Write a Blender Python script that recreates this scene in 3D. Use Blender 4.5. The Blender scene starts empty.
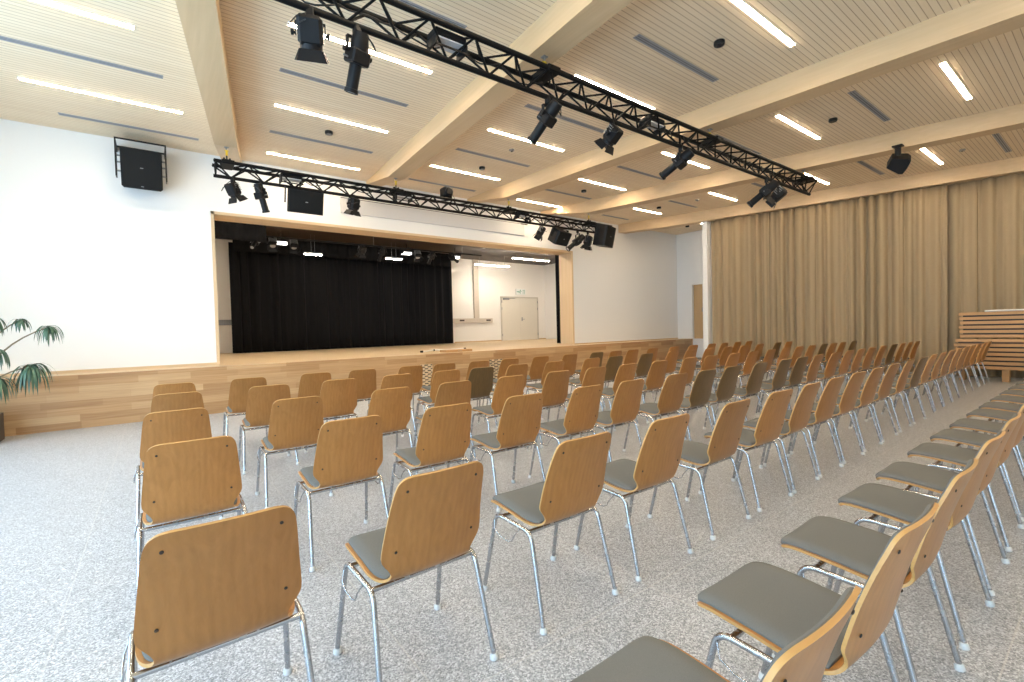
import bpy, math, random
from mathutils import Vector, Matrix
PI = math.pi
random.seed(7)
SC = bpy.context.scene
COL = SC.collection

# ------------------------------------------------------------------ mesh helpers
class MB:
    """collects verts / faces and links them as one mesh object"""
    def __init__(s):
        s.v, s.f, s.m, s.sm = [], [], [], []
        s.x = Matrix.Identity(4)
    def add(s, verts, faces, mi=0, smooth=False):
        n = len(s.v)
        s.v += [tuple(s.x @ Vector(p)) for p in verts]
        for f in faces:
            s.f.append(tuple(i + n for i in f)); s.m.append(mi); s.sm.append(smooth)
    def box(s, lo, hi, mi=0):
        x0, y0, z0 = lo; x1, y1, z1 = hi
        s.add([(x0,y0,z0),(x1,y0,z0),(x1,y1,z0),(x0,y1,z0),(x0,y0,z1),(x1,y0,z1),(x1,y1,z1),(x0,y1,z1)],
              [(0,3,2,1),(4,5,6,7),(0,1,5,4),(1,2,6,5),(2,3,7,6),(3,0,4,7)], mi)
    def bbox(s, lo, hi, b=.01, mi=0):
        """box with chamfered edges"""
        cx = [(lo[i]+hi[i])/2 for i in range(3)]; h = [(hi[i]-lo[i])/2 for i in range(3)]
        b = min(b, *[q*.9 for q in h])
        vs, idx = [], {}
        for sx in (-1,1):
            for sy in (-1,1):
                for sz in (-1,1):
                    for a in range(3):
                        sg = (sx,sy,sz)
                        p = [cx[i]+sg[i]*(h[i]-(0 if i == a else b)) for i in range(3)]
                        idx[(sx,sy,sz,a)] = len(vs); vs.append(p)
        fs = []
        for a in range(3):
            b1, c1 = (a+1)%3, (a+2)%3
            for sg in (-1,1):
                q = []
                for u,w in ((-1,-1),(1,-1),(1,1),(-1,1)):
                    k = [0,0,0]; k[a]=sg; k[b1]=u; k[c1]=w
                    q.append(idx[(*k,a)])
                fs.append(q if sg > 0 else q[::-1])
        for a in range(3):          # edges along axis a
            b1, c1 = (a+1)%3, (a+2)%3
            for u in (-1,1):
                for w in (-1,1):
                    k0=[0,0,0]; k0[a]=-1; k0[b1]=u; k0[c1]=w
                    k1=list(k0); k1[a]=1
                    q=[idx[(*k0,b1)],idx[(*k1,b1)],idx[(*k1,c1)],idx[(*k0,c1)]]
                    fs.append(q if u*w < 0 else q[::-1])
        for sx in (-1,1):
            for sy in (-1,1):
                for sz in (-1,1):
                    q=[idx[(sx,sy,sz,0)],idx[(sx,sy,sz,1)],idx[(sx,sy,sz,2)]]
                    fs.append(q if sx*sy*sz > 0 else q[::-1])
        s.add(vs, fs, mi)
    def tube(s, path, r, n=8, mi=0, caps=True):
        P = [Vector(p) for p in path]; k = len(P)
        rr = r if isinstance(r, (list, tuple)) else [r]*k
        up = None; vs = []
        for i in range(k):
            t = (P[min(i+1,k-1)]-P[max(i-1,0)]).normalized()
            if up is None:
                up = Vector((0,0,1)) if abs(t.z) < .9 else Vector((1,0,0))
            a = (up - t*up.dot(t)).normalized(); up = a; b = t.cross(a)
            for j in range(n):
                th = 2*PI*j/n
                vs.append(P[i] + (a*math.cos(th)+b*math.sin(th))*rr[i])
        fs = [(i*n+j, i*n+(j+1)%n, (i+1)*n+(j+1)%n, (i+1)*n+j) for i in range(k-1) for j in range(n)]
        s.add(vs, fs, mi, True)
        if caps:
            s.add(vs[:n], [tuple(range(n))[::-1]], mi); s.add(vs[-n:], [tuple(range(n))], mi)
    def lathe(s, prof, p0, d, n=16, mi=0):
        """prof: (t, r) along direction d from p0"""
        d = Vector(d).normalized(); p0 = Vector(p0)
        s.tube_prof([(p0+d*t, r) for t, r in prof], d, n, mi)
    def tube_prof(s, pr, d, n, mi):
        up = Vector((0,0,1)) if abs(d.z) < .9 else Vector((0,1,0))
        a = (up-d*up.dot(d)).normalized(); b = d.cross(a)
        vs = [p+(a*math.cos(2*PI*j/n)+b*math.sin(2*PI*j/n))*max(r,1e-4) for p, r in pr for j in range(n)]
        k = len(pr)
        for i in range(k-1):
            sub = vs[i*n:(i+2)*n]
            s.add(sub, [(j,(j+1)%n,n+(j+1)%n,n+j) for j in range(n)], mi, True)
        s.add(vs[:n], [tuple(range(n))[::-1]], mi); s.add(vs[-n:], [tuple(range(n))], mi)
    def prism(s, poly, z0, z1, mi=0):
        """poly in xy, extruded in z (counter-clockwise)"""
        n = len(poly)
        s.add([(x,y,z0) for x,y in poly]+[(x,y,z1) for x,y in poly],
              [tuple(range(n))[::-1], tuple(range(n,2*n))]+[(i,(i+1)%n,n+(i+1)%n,n+i) for i in range(n)], mi)
    def grid(s, rows, mi=0, smooth=True):
        a, b = len(rows), len(rows[0])
        s.add([p for r in rows for p in r], [(i*b+j,i*b+j+1,(i+1)*b+j+1,(i+1)*b+j) for i in range(a-1) for j in range(b-1)], mi, smooth)
    def mesh(s, name, mats):
        me = bpy.data.meshes.new(name)
        me.from_pydata(s.v, [], s.f)
        for m in (mats if isinstance(mats, (list, tuple)) else [mats]): me.materials.append(m)
        me.polygons.foreach_set('material_index', s.m)
        me.polygons.foreach_set('use_smooth', s.sm)
        me.update()
        return me
    def build(s, name, mats, parent=None):
        o = bpy.data.objects.new(name, s.mesh(name, mats)); COL.objects.link(o)
        if parent: o.parent = parent
        return o

def tag(o, label, cat, group=None):
    o['label'] = label; o['category'] = cat
    if group: o['group'] = group
    return o
def thing(name, label, cat, loc=(0,0,0), rot=(0,0,0), group=None):
    o = bpy.data.objects.new(name, None); COL.objects.link(o)
    o.empty_display_size = .1
    o.location = loc; o.rotation_euler = rot
    return tag(o, label, cat, group)
def struct(o):
    o['kind'] = 'structure'; return o
def copy_tree(o, parent=None, skip=()):
    c = o.copy(); COL.objects.link(c)
    c.parent = parent
    for ch in CH.get(o.name, ()):
        if ch.name.split('.')[0] not in skip: copy_tree(ch, c, skip)
    return c
CH = {}
def index_children():
    CH.clear()
    for o in bpy.data.objects:
        if o.parent: CH.setdefault(o.parent.name, []).append(o)

# ------------------------------------------------------------------ materials
def base(name, col=(.8,.8,.8), rough=.5, metal=0., spec=.5):
    m = bpy.data.materials.new(name); m.use_nodes = True
    nt = m.node_tree; b = nt.nodes['Principled BSDF']
    b.inputs['Base Color'].default_value = (*col, 1); b.inputs['Roughness'].default_value = rough
    b.inputs['Metallic'].default_value = metal; b.inputs['Specular IOR Level'].default_value = spec
    return m, nt, b
def N(nt, t, **kw):
    n = nt.nodes.new(t)
    for k, v in kw.items():
        if k in n.inputs: n.inputs[k].default_value = v
        else: setattr(n, k, v)
    return n
def ramp(nt, fac, stops):
    r = nt.nodes.new('ShaderNodeValToRGB'); e = r.color_ramp.elements
    while len(e) < len(stops): e.new(.5)
    for q, (p, c) in zip(e, stops): q.position = p; q.color = (*c, 1)
    nt.links.new(fac, r.inputs[0]); return r.outputs[0]
def mapped(nt, scale, src='Object', rand=False):
    tc = nt.nodes.new('ShaderNodeTexCoord'); out = tc.outputs[src]
    if rand:
        oi = nt.nodes.new('ShaderNodeObjectInfo')
        sc = N(nt, 'ShaderNodeVectorMath', operation='SCALE'); sc.inputs[0].default_value = (3.1, 7.7, 5.3)
        nt.links.new(oi.outputs['Random'], sc.inputs['Scale'])
        ad = N(nt, 'ShaderNodeVectorMath', operation='ADD')
        nt.links.new(out, ad.inputs[0]); nt.links.new(sc.outputs[0], ad.inputs[1]); out = ad.outputs[0]
    mp = nt.nodes.new('ShaderNodeMapping'); mp.inputs['Scale'].default_value = scale
    nt.links.new(out, mp.inputs[0]); return mp.outputs[0]
def noise(nt, vec, scale, detail=3, rough=.5, dist=0):
    n = N(nt, 'ShaderNodeTexNoise', Scale=scale, Detail=detail, Roughness=rough, Distortion=dist)
    nt.links.new(vec, n.inputs['Vector']); return n.outputs['Fac']
def mixc(nt, fac, a, b, mode='MIX'):
    m = N(nt, 'ShaderNodeMix', data_type='RGBA', blend_type=mode)
    for sock, v in ((m.inputs[0], fac), (m.inputs[6], a), (m.inputs[7], b)):
        if isinstance(v, (int, float)): sock.default_value = v
        elif isinstance(v, tuple): sock.default_value = (*v, 1)
        else: nt.links.new(v, sock)
    return m.outputs[2]
def bump(nt, b, h, strength=.2, dist=.01):
    n = N(nt, 'ShaderNodeBump', Strength=strength, Distance=dist)
    nt.links.new(h, n.inputs['Height']); nt.links.new(n.outputs[0], b.inputs['Normal'])

def plaster(name, col, rough=.85):
    m, nt, b = base(name, col, rough, spec=.25)
    f = noise(nt, mapped(nt, (1,1,1)), 40, 4)
    nt.links.new(mixc(nt, f, tuple(c*.985 for c in col), tuple(min(1,c*1.01) for c in col)), b.inputs['Base Color'])
    bump(nt, b, f, .05, .002); return m
M_WALL = plaster('white_plaster', (.86,.855,.84))
M_PILLAR = plaster('pillar_plaster', (.84,.84,.83))
M_STAGEWALL = plaster('stage_plaster', (.84,.81,.76))

def wood(name, c0, c1, axis, fine=60., rough=.45, rand=False, knots=0.):
    """long grain along axis"""
    m, nt, b = base(name, c0, rough, spec=.4)
    s = [fine*.25]*3; s[axis] = .5
    v = mapped(nt, tuple(s), rand=rand)
    f = noise(nt, v, 1.0, 4, .6, .6)
    s2 = [fine]*3; s2[axis] = 1.2
    g = noise(nt, mapped(nt, tuple(s2), rand=rand), 1.0, 2)
    a = ramp(nt, f, [(.3, c0), (.7, c1)])
    nt.links.new(mixc(nt, .28, a, mixc(nt, g, tuple(c*.72 for c in c0), tuple(min(1,c*1.15) for c in c1))), b.inputs['Base Color'])
    return m
M_BEAM = wood('glulam_spruce', (.60,.42,.235), (.67,.49,.295), 1, 30, .5)
M_TRIM = wood('oak_lining', (.66,.48,.29), (.73,.56,.36), 2, 40, .5)
M_TRIMX = wood('oak_lining_long', (.66,.48,.29), (.73,.56,.36), 0, 40, .5)
M_SLAT = wood('pine_slat', (.48,.265,.105), (.58,.345,.155), 1, 40, .5)
M_DOORWOOD = wood('oak_door', (.55,.36,.18), (.62,.43,.23), 2, 40, .5)

def plywood(name, c0, c1, edge=False):
    m, nt, b = base(name, c0, .33, spec=.45)
    v = mapped(nt, (20,20,1.6), rand=True)
    f = noise(nt, v, 1.3, 3, .55, 1.2)
    w = N(nt, 'ShaderNodeTexWave', Scale=2.6, Distortion=7.0, Detail=2.0, wave_type='BANDS', bands_direction='X')
    w.inputs['Detail Scale'].default_value = .7
    nt.links.new(mapped(nt, (4.2,4.2,.8), rand=True), w.inputs['Vector'])
    g = noise(nt, mapped(nt, (220,220,9), rand=True), 1.0, 2)
    oi = nt.nodes.new('ShaderNodeObjectInfo')
    a = ramp(nt, f, [(.3, c0), (.7, c1)])
    a = mixc(nt, .09, a, ramp(nt, w.outputs['Fac'], [(0., tuple(c*.6 for c in c0)), (1., tuple(min(1,c*1.25) for c in c1))]))
    a = mixc(nt, .12, a, mixc(nt, g, tuple(c*.55 for c in c0), tuple(min(1,c*1.2) for c in c1)))
    val = N(nt, 'ShaderNodeMapRange'); val.inputs[3].default_value = .86; val.inputs[4].default_value = 1.1
    nt.links.new(oi.outputs['Random'], val.inputs[0])
    hs = nt.nodes.new('ShaderNodeHueSaturation'); nt.links.new(val.outputs[0], hs.inputs['Value']); nt.links.new(a, hs.inputs['Color'])
    nt.links.new(hs.outputs[0], b.inputs['Base Color'])
    b.inputs['Coat Weight'].default_value = .15; b.inputs['Coat Roughness'].default_value = .25
    return m
M_PLY = plywood('honey_plywood', (.35,.147,.034), (.43,.19,.05))
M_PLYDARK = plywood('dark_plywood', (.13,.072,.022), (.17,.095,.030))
M_PLYEDGE = wood('plywood_edge', (.44,.23,.07), (.52,.29,.10), 0, 120, .45)
M_PLYEDGED = wood('dark_plywood_edge', (.30,.16,.05), (.36,.2,.07), 0, 120, .45)

def fabric(name, col, scale=500, rough=.9):
    m, nt, b = base(name, col, rough, spec=.15)
    f = noise(nt, mapped(nt, (1,1,1)), scale, 2)
    nt.links.new(mixc(nt, f, tuple(c*.75 for c in col), tuple(c*1.2 for c in col)), b.inputs['Base Color'])
    bump(nt, b, f, .25, .002); return m
M_PAD = fabric('grey_wool', (.150,.149,.140), 600)
M_BLACKCLOTH = fabric('black_velvet', (.0055,.0055,.0065), 200, .8)
M_CURTAIN = fabric('beige_linen', (.395,.30,.185), 180)

def chrome():
    m, nt, b = base('chromed_steel', (.47,.48,.50), .2, 1.0)
    f = noise(nt, mapped(nt, (1,1,1)), 30, 2)
    nt.links.new(ramp(nt, f, [(0,(.20,)*3),(1,(.32,)*3)]), b.inputs['Roughness']); return m
M_CHROME = chrome()
def plain(name, col, rough=.5, metal=0., spec=.5, var=.12, sc=25):
    m, nt, b = base(name, col, rough, metal, spec)
    f = noise(nt, mapped(nt, (1,1,1)), sc, 3)
    nt.links.new(mixc(nt, f, tuple(c*(1-var) for c in col), tuple(min(1,c*(1+var)) for c in col)), b.inputs['Base Color']); return m
M_CAP = plain('clear_plastic', (.62,.62,.60), .35)
M_BLACK = plain('black_powder_coat', (.007,.007,.008), .5, 0, .25)
M_TRUSS = plain('black_truss_paint', (.004,.004,.0045), .6, 0, .18)
M_GRILLE = plain('speaker_grille', (.006,.007,.008), .65, 0, .2, .5, 300)
M_CAB = plain('speaker_cabinet', (.007,.0075,.009), .55, 0, .25)
M_STEEL = plain('grey_steel', (.30,.31,.32), .35, .6)
M_LENS = plain('lamp_lens', (.55,.56,.58), .08, 0, .8)
M_DARKGLASS = plain('dark_glass', (.03,.03,.035), .05, 0, .8)
M_YELLOW = plain('yellow_hook_paint', (.62,.42,.02), .45)
M_VENT = plain('grey_vent_metal', (.34,.34,.36), .5, .2)
M_VENTDARK = plain('vent_shadow_gap', (.16,.16,.17), .7)
M_FRAME = plain('white_lamp_frame', (.8,.8,.8), .5)
M_SCREW = plain('dark_screw', (.03,.018,.010), .5)
M_DOOR = plain('cream_door_paint', (.70,.66,.575), .5, var=.03)
M_DOORTRIM = plain('beige_door_frame', (.56,.52,.45), .5, var=.05)
M_DUCT = plain('beige_cable_duct', (.56,.49,.41), .5, var=.05)
M_GREEN = plain('sign_green', (.04,.30,.20), .5)
M_SIGN = plain('sign_white', (.80,.82,.80), .4, var=.03)
M_POT = plain('dark_planter', (.075,.06,.05), .6)
M_SOIL = plain('soil', (.03,.02,.012), .95, var=.5, sc=90)
M_STEM = plain('dracaena_stem', (.20,.16,.10), .8, var=.4, sc=60)
M_STAGECEIL = plain('dark_stage_ceiling', (.050,.034,.022), .55, var=.2)
M_SCREEN = plain('screen_case_paint', (.62,.62,.63), .6, var=.03)
M_CASELINE = plain('screen_slot', (.10,.10,.11), .6)
M_WHITE = plain('white_laminate', (.78,.76,.72), .35, var=.04)
M_WIRE = plain('black_cable', (.010,.010,.010), .5)
M_WINDOW = plain('window_frame_paint', (.35,.34,.33), .5)

def leafmat():
    m, nt, b = base('dracaena_leaf', (.05,.11,.06), .35)
    f = noise(nt, mapped(nt, (1,1,1)), 6, 3)
    nt.links.new(ramp(nt, f, [(.3,(.030,.075,.050)),(.6,(.07,.14,.085)),(.8,(.16,.2,.10))]), b.inputs['Base Color']); return m
M_LEAF = leafmat()

def slat_ceiling():
    m, nt, b = base('birch_slat_ceiling', (.7,.55,.38), .6, spec=.25)
    tc = nt.nodes.new('ShaderNodeTexCoord'); sx = nt.nodes.new('ShaderNodeSeparateXYZ')
    nt.links.new(tc.outputs['Object'], sx.inputs[0])
    dv = N(nt, 'ShaderNodeMath', operation='DIVIDE'); dv.inputs[1].default_value = .064
    nt.links.new(sx.outputs['Y'], dv.inputs[0])
    fr = N(nt, 'ShaderNodeMath', operation='FRACT'); nt.links.new(dv.outputs[0], fr.inputs[0])
    gv = N(nt, 'ShaderNodeMath', operation='LESS_THAN'); gv.inputs[1].default_value = .13
    nt.links.new(fr.outputs[0], gv.inputs[0])
    fl = N(nt, 'ShaderNodeMath', operation='FLOOR'); nt.links.new(dv.outputs[0], fl.inputs[0])
    wn = N(nt, 'ShaderNodeTexWhiteNoise', noise_dimensions='1D'); nt.links.new(fl.outputs[0], wn.inputs['W'])
    g = noise(nt, mapped(nt, (.8,40,1)), 1.0, 4)
    a = ramp(nt, wn.outputs['Value'], [(0,(.82,.665,.465)),(1,(.88,.735,.54))])
    a = mixc(nt, .3, a, ramp(nt, g, [(.3,(.79,.63,.43)),(.7,(.90,.755,.56))]))
    col = mixc(nt, gv.outputs[0], a, (.52,.375,.235))
    nt.links.new(col, b.inputs['Base Color'])
    inv = N(nt, 'ShaderNodeMath', operation='SUBTRACT'); inv.inputs[0].default_value = 1; nt.links.new(gv.outputs[0], inv.inputs[1])
    bump(nt, b, inv.outputs[0], .5, .01)
    return m
M_CEIL = slat_ceiling()

def terrazzo():
    m, nt, b = base('terrazzo', (.5,.5,.5), .38, spec=.45)
    v = mapped(nt, (1,1,1))
    vo = N(nt, 'ShaderNodeTexVoronoi', Scale=175.0); nt.links.new(v, vo.inputs['Vector'])
    sp = nt.nodes.new('ShaderNodeSeparateColor'); nt.links.new(vo.outputs['Color'], sp.inputs[0])
    a = ramp(nt, sp.outputs[0], [(0,(.085,.09,.10)),(.28,(.26,.272,.295)),(.55,(.40,.415,.445)),(.8,(.61,.63,.665)),(1,(.84,.86,.89))])
    c = ramp(nt, noise(nt, v, 420, 2), [(.35,(.25,.26,.28)),(.65,(.60,.62,.655))])
    col = mixc(nt, .30, a, c)
    big = noise(nt, v, .9, 3)
    col = mixc(nt, big, mixc(nt, .10, col, (.35,.35,.35)), col)
    # pale joints on a 1.18 m grid
    sx = nt.nodes.new('ShaderNodeSeparateXYZ'); nt.links.new(v, sx.inputs[0])
    js = []
    for ax, off in (('X',-.41),('Y',.28)):
        q = N(nt,'ShaderNodeMath',operation='SUBTRACT'); q.inputs[1].default_value = off; nt.links.new(sx.outputs[ax], q.inputs[0])
        d = N(nt,'ShaderNodeMath',operation='DIVIDE'); d.inputs[1].default_value = 1.185; nt.links.new(q.outputs[0], d.inputs[0])
        r = N(nt,'ShaderNodeMath',operation='PINGPONG'); r.inputs[1].default_value = .5; nt.links.new(d.outputs[0], r.inputs[0])
        l = N(nt,'ShaderNodeMath',operation='LESS_THAN'); l.inputs[1].default_value = .0028; nt.links.new(r.outputs[0], l.inputs[0])
        js.append(l)
    mx = N(nt,'ShaderNodeMath',operation='MAXIMUM'); nt.links.new(js[0].outputs[0], mx.inputs[0]); nt.links.new(js[1].outputs[0], mx.inputs[1])
    jf = N(nt,'ShaderNodeMath',operation='MULTIPLY'); jf.inputs[1].default_value = .35; nt.links.new(mx.outputs[0], jf.inputs[0])
    nt.links.new(mixc(nt, jf.outputs[0], col, (.66,.64,.60)), b.inputs['Base Color'])
    return m
M_FLOOR = terrazzo()

def parquet(name, vert, cols, rw=1.15, rh=.105):
    m, nt, b = base(name, cols[0], .42, spec=.4)
    tc = nt.nodes.new('ShaderNodeTexCoord'); sx = nt.nodes.new('ShaderNodeSeparateXYZ'); nt.links.new(tc.outputs['Object'], sx.inputs[0])
    cb = nt.nodes.new('ShaderNodeCombineXYZ'); nt.links.new(sx.outputs['X'], cb.inputs[0]); nt.links.new(sx.outputs['Z' if vert else 'Y'], cb.inputs[1])
    br = N(nt, 'ShaderNodeTexBrick', offset=.37, offset_frequency=2, squash=.72, squash_frequency=3)
    br.inputs['Scale'].default_value = 1; br.inputs['Brick Width'].default_value = rw; br.inputs['Row Height'].default_value = rh
    br.inputs['Mortar Size'].default_value = .0012; br.inputs['Mortar Smooth'].default_value = 0
    br.inputs['Color1'].default_value = (0,0,0,1); br.inputs['Color2'].default_value = (1,1,1,1); br.inputs['Mortar'].default_value = (.3,.3,.3,1)
    nt.links.new(cb.outputs[0], br.inputs['Vector'])
    a = ramp(nt, br.outputs['Color'], [(0,cols[0]),(.5,cols[1]),(1,cols[2])])
    g = noise(nt, mapped(nt, (1.5,45,45)), 1.0, 5, .6, .5)
    a = mixc(nt, .35, a, ramp(nt, g, [(.3,tuple(c*.8 for c in cols[0])),(.7,cols[2])]))
    nt.links.new(a, b.inputs['Base Color']); return m
M_OAKFRONT = parquet('oak_parquet_front', True, [(.36,.185,.075),(.49,.285,.13),(.62,.41,.22)], .95)
M_OAKTOP = parquet('oak_parquet_floor', False, [(.62,.44,.25),(.68,.50,.30),(.74,.57,.37)], 1.4, .09)

def emit(name, col, strength):
    m = bpy.data.materials.new(name); m.use_nodes = True; nt = m.node_tree
    nt.nodes.remove(nt.nodes['Principled BSDF'])
    e = N(nt, 'ShaderNodeEmission', Strength=strength); e.inputs['Color'].default_value = (*col, 1)
    nt.links.new(e.outputs[0], nt.nodes['Material Output'].inputs[0]); return m
M_LED = emit('led_diffuser', (1.0,.80,.55), 106)
M_TUBE = emit('fluorescent_tube', (1.0,.88,.72), 125)
M_LAMPON = emit('lit_lamp_face', (1.0,.95,.88), 4)

# ------------------------------------------------------------------ the setting
ZC = 4.6                     # ceiling
YS, ZS = 9.45, .80           # stage front and height
YW = 10.05                   # wall above the stage
XL, XR, YB = -3.2, 15.3, -5.0
b = MB(); b.box((XL-.2,YB-.2,-.2),(XR+1.4,YS,0)); struct(b.build('floor', M_FLOOR))
b = MB(); b.box((XL-.2,YB-.2,ZC),(XR+1.4,YW,ZC+.2)); struct(b.build('ceiling', M_CEIL))
# stage platform with parquet front
b = MB()
b.box((XL,YS,0),(XR,17.0,ZS))
o = b.build('floor_stage', [M_OAKFRONT, M_OAKTOP])
for p in o.data.polygons:
    if p.normal.z > .5: p.material_index = 1
struct(o)
# wall above the stage with its opening
OX0, OX1, OZ1 = .86, 9.97, 3.585
b = MB()
b.box((XL,YW,ZS),(OX0,YW+.5,ZC+.2)); b.box((OX1,YW,ZS),(XR+.3,YW+.5,ZC+.2)); b.box((OX0,YW,OZ1),(OX1,YW+.5,ZC+.2))
struct(b.build('wall_front', M_WALL))
# timber lining of the opening
b = MB(); b.box((OX0,YW-.012,ZS),(OX0+.05,YW+.53,OZ1)); struct(b.build('trim_1', M_TRIM))
b = MB(); b.box((OX1-.06,YW-.012,ZS),(OX1,YW+.53,OZ1)); struct(b.build('trim_2', M_TRIM))
b = MB(); b.box((OX0,YW-.012,OZ1-.05),(OX1,YW+.53,OZ1)); struct(b.build('trim_3', M_TRIMX))
b = MB(); b.box((XL,YW-.014,ZS),(OX0,YW,ZS+.045)); struct(b.build('baseboard_front', M_TRIMX))
b = MB(); b.box((OX1,YW-.014,ZS),(XR,YW,ZS+.03)); struct(b.build('baseboard_front', M_DOORWOOD))
# side wall beyond the curtain, with a recessed oak door at stage level
b = MB()
b.box((XR,9.45,0),(XR+.3,YW,ZC)); b.box((XR,YB,0),(XR+.3,9.05,ZC)); b.box((XR,9.05,2.72),(XR+.3,9.45,ZC)); b.box((XR,9.05,0),(XR+.3,9.45,ZS))
struct(b.build('wall_right', M_WALL))
b = MB(); b.box((XR+.10,9.05,ZS),(XR+.16,9.45,2.72)); d1 = struct(b.build('door_1', M_DOORWOOD))
b = MB(); b.box((XR+.075,9.10,ZS+.95),(XR+.10,9.13,ZS+1.1)); b.build('door_handle', M_STEEL, d1)
# white pillar where the curtain starts
b = MB(); b.box((12.85,7.44,0),(13.06,7.58,4.32)); struct(b.build('pillar', M_PILLAR))
# rear wall and the window wall on the daylight side
b = MB(); b.box((XL-.2,YB-.2,0),(XR+.3,YB,ZC)); struct(b.build('wall_back', M_WALL))
WIN = [(-3.6,-.9),(-.6,2.1),(2.4,5.1),(5.4,7.9)]
b = MB()
b.box((XL-.2,YB,0),(XL,YW,.15)); b.box((XL-.2,YB,3.9),(XL,YW,ZC))
ys = [YB]+[q for w in WIN for q in w]+[YW]
for i in range(0, len(ys), 2): b.box((XL-.2,ys[i],.15),(XL,ys[i+1],3.9))
struct(b.build('wall_left', M_WALL))
for i, (y0, y1) in enumerate(WIN):
    b = MB()
    for a, c in ((y0,y0+.06),(y1-.06,y1),((y0+y1)/2-.03,(y0+y1)/2+.03)): b.box((XL-.14,a,.15),(XL-.06,c,3.9))
    b.box((XL-.14,y0+.06,.15),(XL-.06,(y0+y1)/2-.03,.21)); b.box((XL-.14,(y0+y1)/2+.03,.15),(XL-.06,y1-.06,.21))
    b.box((XL-.14,y0+.06,3.84),(XL-.06,(y0+y1)/2-.03,3.9)); b.box((XL-.14,(y0+y1)/2+.03,3.84),(XL-.06,y1-.06,3.9))
    struct(b.build('window_%d' % (i+1), M_WINDOW))
# stage house
ZSC = 4.22
b = MB(); b.box((-1.6,16.5,ZS),(14.7,16.7,ZSC+.6)); struct(b.build('wall_stage_back', M_STAGEWALL))
b = MB(); b.box((14.5,YW+.5,ZS),(14.7,16.5,ZSC+.6)); struct(b.build('wall_stage_right', M_STAGEWALL))
b = MB(); b.box((-1.8,YW+.5,ZS),(-1.6,16.5,ZSC+.6)); struct(b.build('wall_stage_left', M_STAGEWALL))
b = MB(); b.box((-1.8,YW+.5,ZSC),(14.7,16.7,ZSC+.15)); struct(b.build('ceiling_stage', M_STAGECEIL))
b = MB(); b.box((9.6,16.485,ZS),(14.5,16.5,ZS+.04)); struct(b.build('baseboard_stage', M_DOORWOOD))

# timber roof beams, slightly fanned in plan
BW = .32
BEAMS = [(.22,5.0,.167),(3.28,2.97,.067),(6.903,.644,-.0615),(10.755,.998,-.2227),(14.289,1.322,-.254)]
def beam_x(i, y): x0, y0, m = BEAMS[i]; return x0+m*(y-y0)
for i in range(5):
    b = MB()
    prof = [(YB,4.3),(8.6,4.3),(YW,4.54)] if i < 4 else [(YB,4.3),(8.6,4.3),(YW,4.35)]
    vs = []
    for y, z in prof:
        xl = beam_x(i,y)
        vs += [(xl,y,z),(xl+BW,y,z),(xl+BW,y,ZC),(xl,y,ZC)]
    fs = []
    for k in range(2):
        for j in range(4): fs.append((k*4+j, k*4+(j+1)%4, k*4+4+(j+1)%4, k*4+4+j))
    fs += [(3,2,1,0),(8,9,10,11)]
    b.add(vs, fs)
    struct(b.build('ceiling_beam', M_BEAM))

# ------------------------------------------------------------------ ceiling lights, vents, spots
ROWY = {4:9.38,3:8.38,2:7.37,1:6.36,0:5.37,-1:4.38,-2:3.39,-3:2.43,-4:1.47,-5:.48,-6:-.5,-7:-1.5,-8:-2.5}
def bay(i, y):
    if i == 0: return -1.26+.245*(y-8.37), 1.69
    if i == 1: return 1.45+.118*(y-7.356), 1.69
    if i == 2: return 4.44, 1.69
    if i == 3: return 8.15-.10*(y-1.467), 1.69-.02*(y-1.4)
    return 12.0-.182*(y-1.49), 1.65-.06*(y-1.5)
ORD = ['first','second','third','fourth','fifth','sixth','seventh','eighth','ninth','tenth','eleventh','twelfth','thirteenth']
BAYN = ['first','second','third','fourth','fifth']
def light_mesh(L, vent):
    f, d = MB(), MB()
    w = .09 if vent else .08
    f.box((0,-w/2,-.006),(L,-w/2+.012,.004)); f.box((0,w/2-.012,-.006),(L,w/2,.004))
    low = -.004 if vent else -.011
    f.box((0,-w/2+.012,-.006),(.012,w/2-.012,.004)); f.box((L-.012,-w/2+.012,-.006),(L,w/2-.012,.004))
    if vent:
        f.box((.012,-.006,-.006),(L-.012,.006,.004)); f.box((.012,-.032,-.006),(L-.012,-.022,.004)); f.box((.012,.022,-.006),(L-.012,.032,.004))
    d.box((.012,-w/2+.012,low),(L-.012,w/2-.012,.002))
    return f, d
VIEW = {0:(1,4),1:(-1,4),2:(-3,4),3:(-4,4),4:(-4,4)}
for i in range(5):
    for r in range(4, -9, -1):
        y = ROWY[r]; x, L = bay(i, y)
        vent = (r % 2 == 0) if i in (0,2,4) else (r % 2 == 1)
        lo, hi = VIEW[i]
        if not (lo <= r <= hi):
            if vent or i == 0 and r < -3: continue      # lamps over the near part of the hall stay, vents nobody sees are left out
        rank = ORD[4-r]
        if vent:
            t = thing('ceiling_vent', 'grey slot air vent, %s strip from stage wall, %s ceiling bay counted from the plant' % (rank, BAYN[i]), 'vent', (x,y,ZC), group='slot vents in the ceiling')
            f, d = light_mesh(L, True); f.build('louvre_frame', M_VENT, t); d.build('backing', M_VENTDARK, t)
        else:
            t = thing('ceiling_light', 'lit linear lamp, %s strip from stage wall, %s ceiling bay counted from the plant' % (rank, BAYN[i]), 'ceiling light', (x,y,ZC), group='linear lamps in the ceiling')
            f, d = light_mesh(L, False); f.build('frame', M_FRAME, t); d.build('diffuser', M_LED, t)

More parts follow.
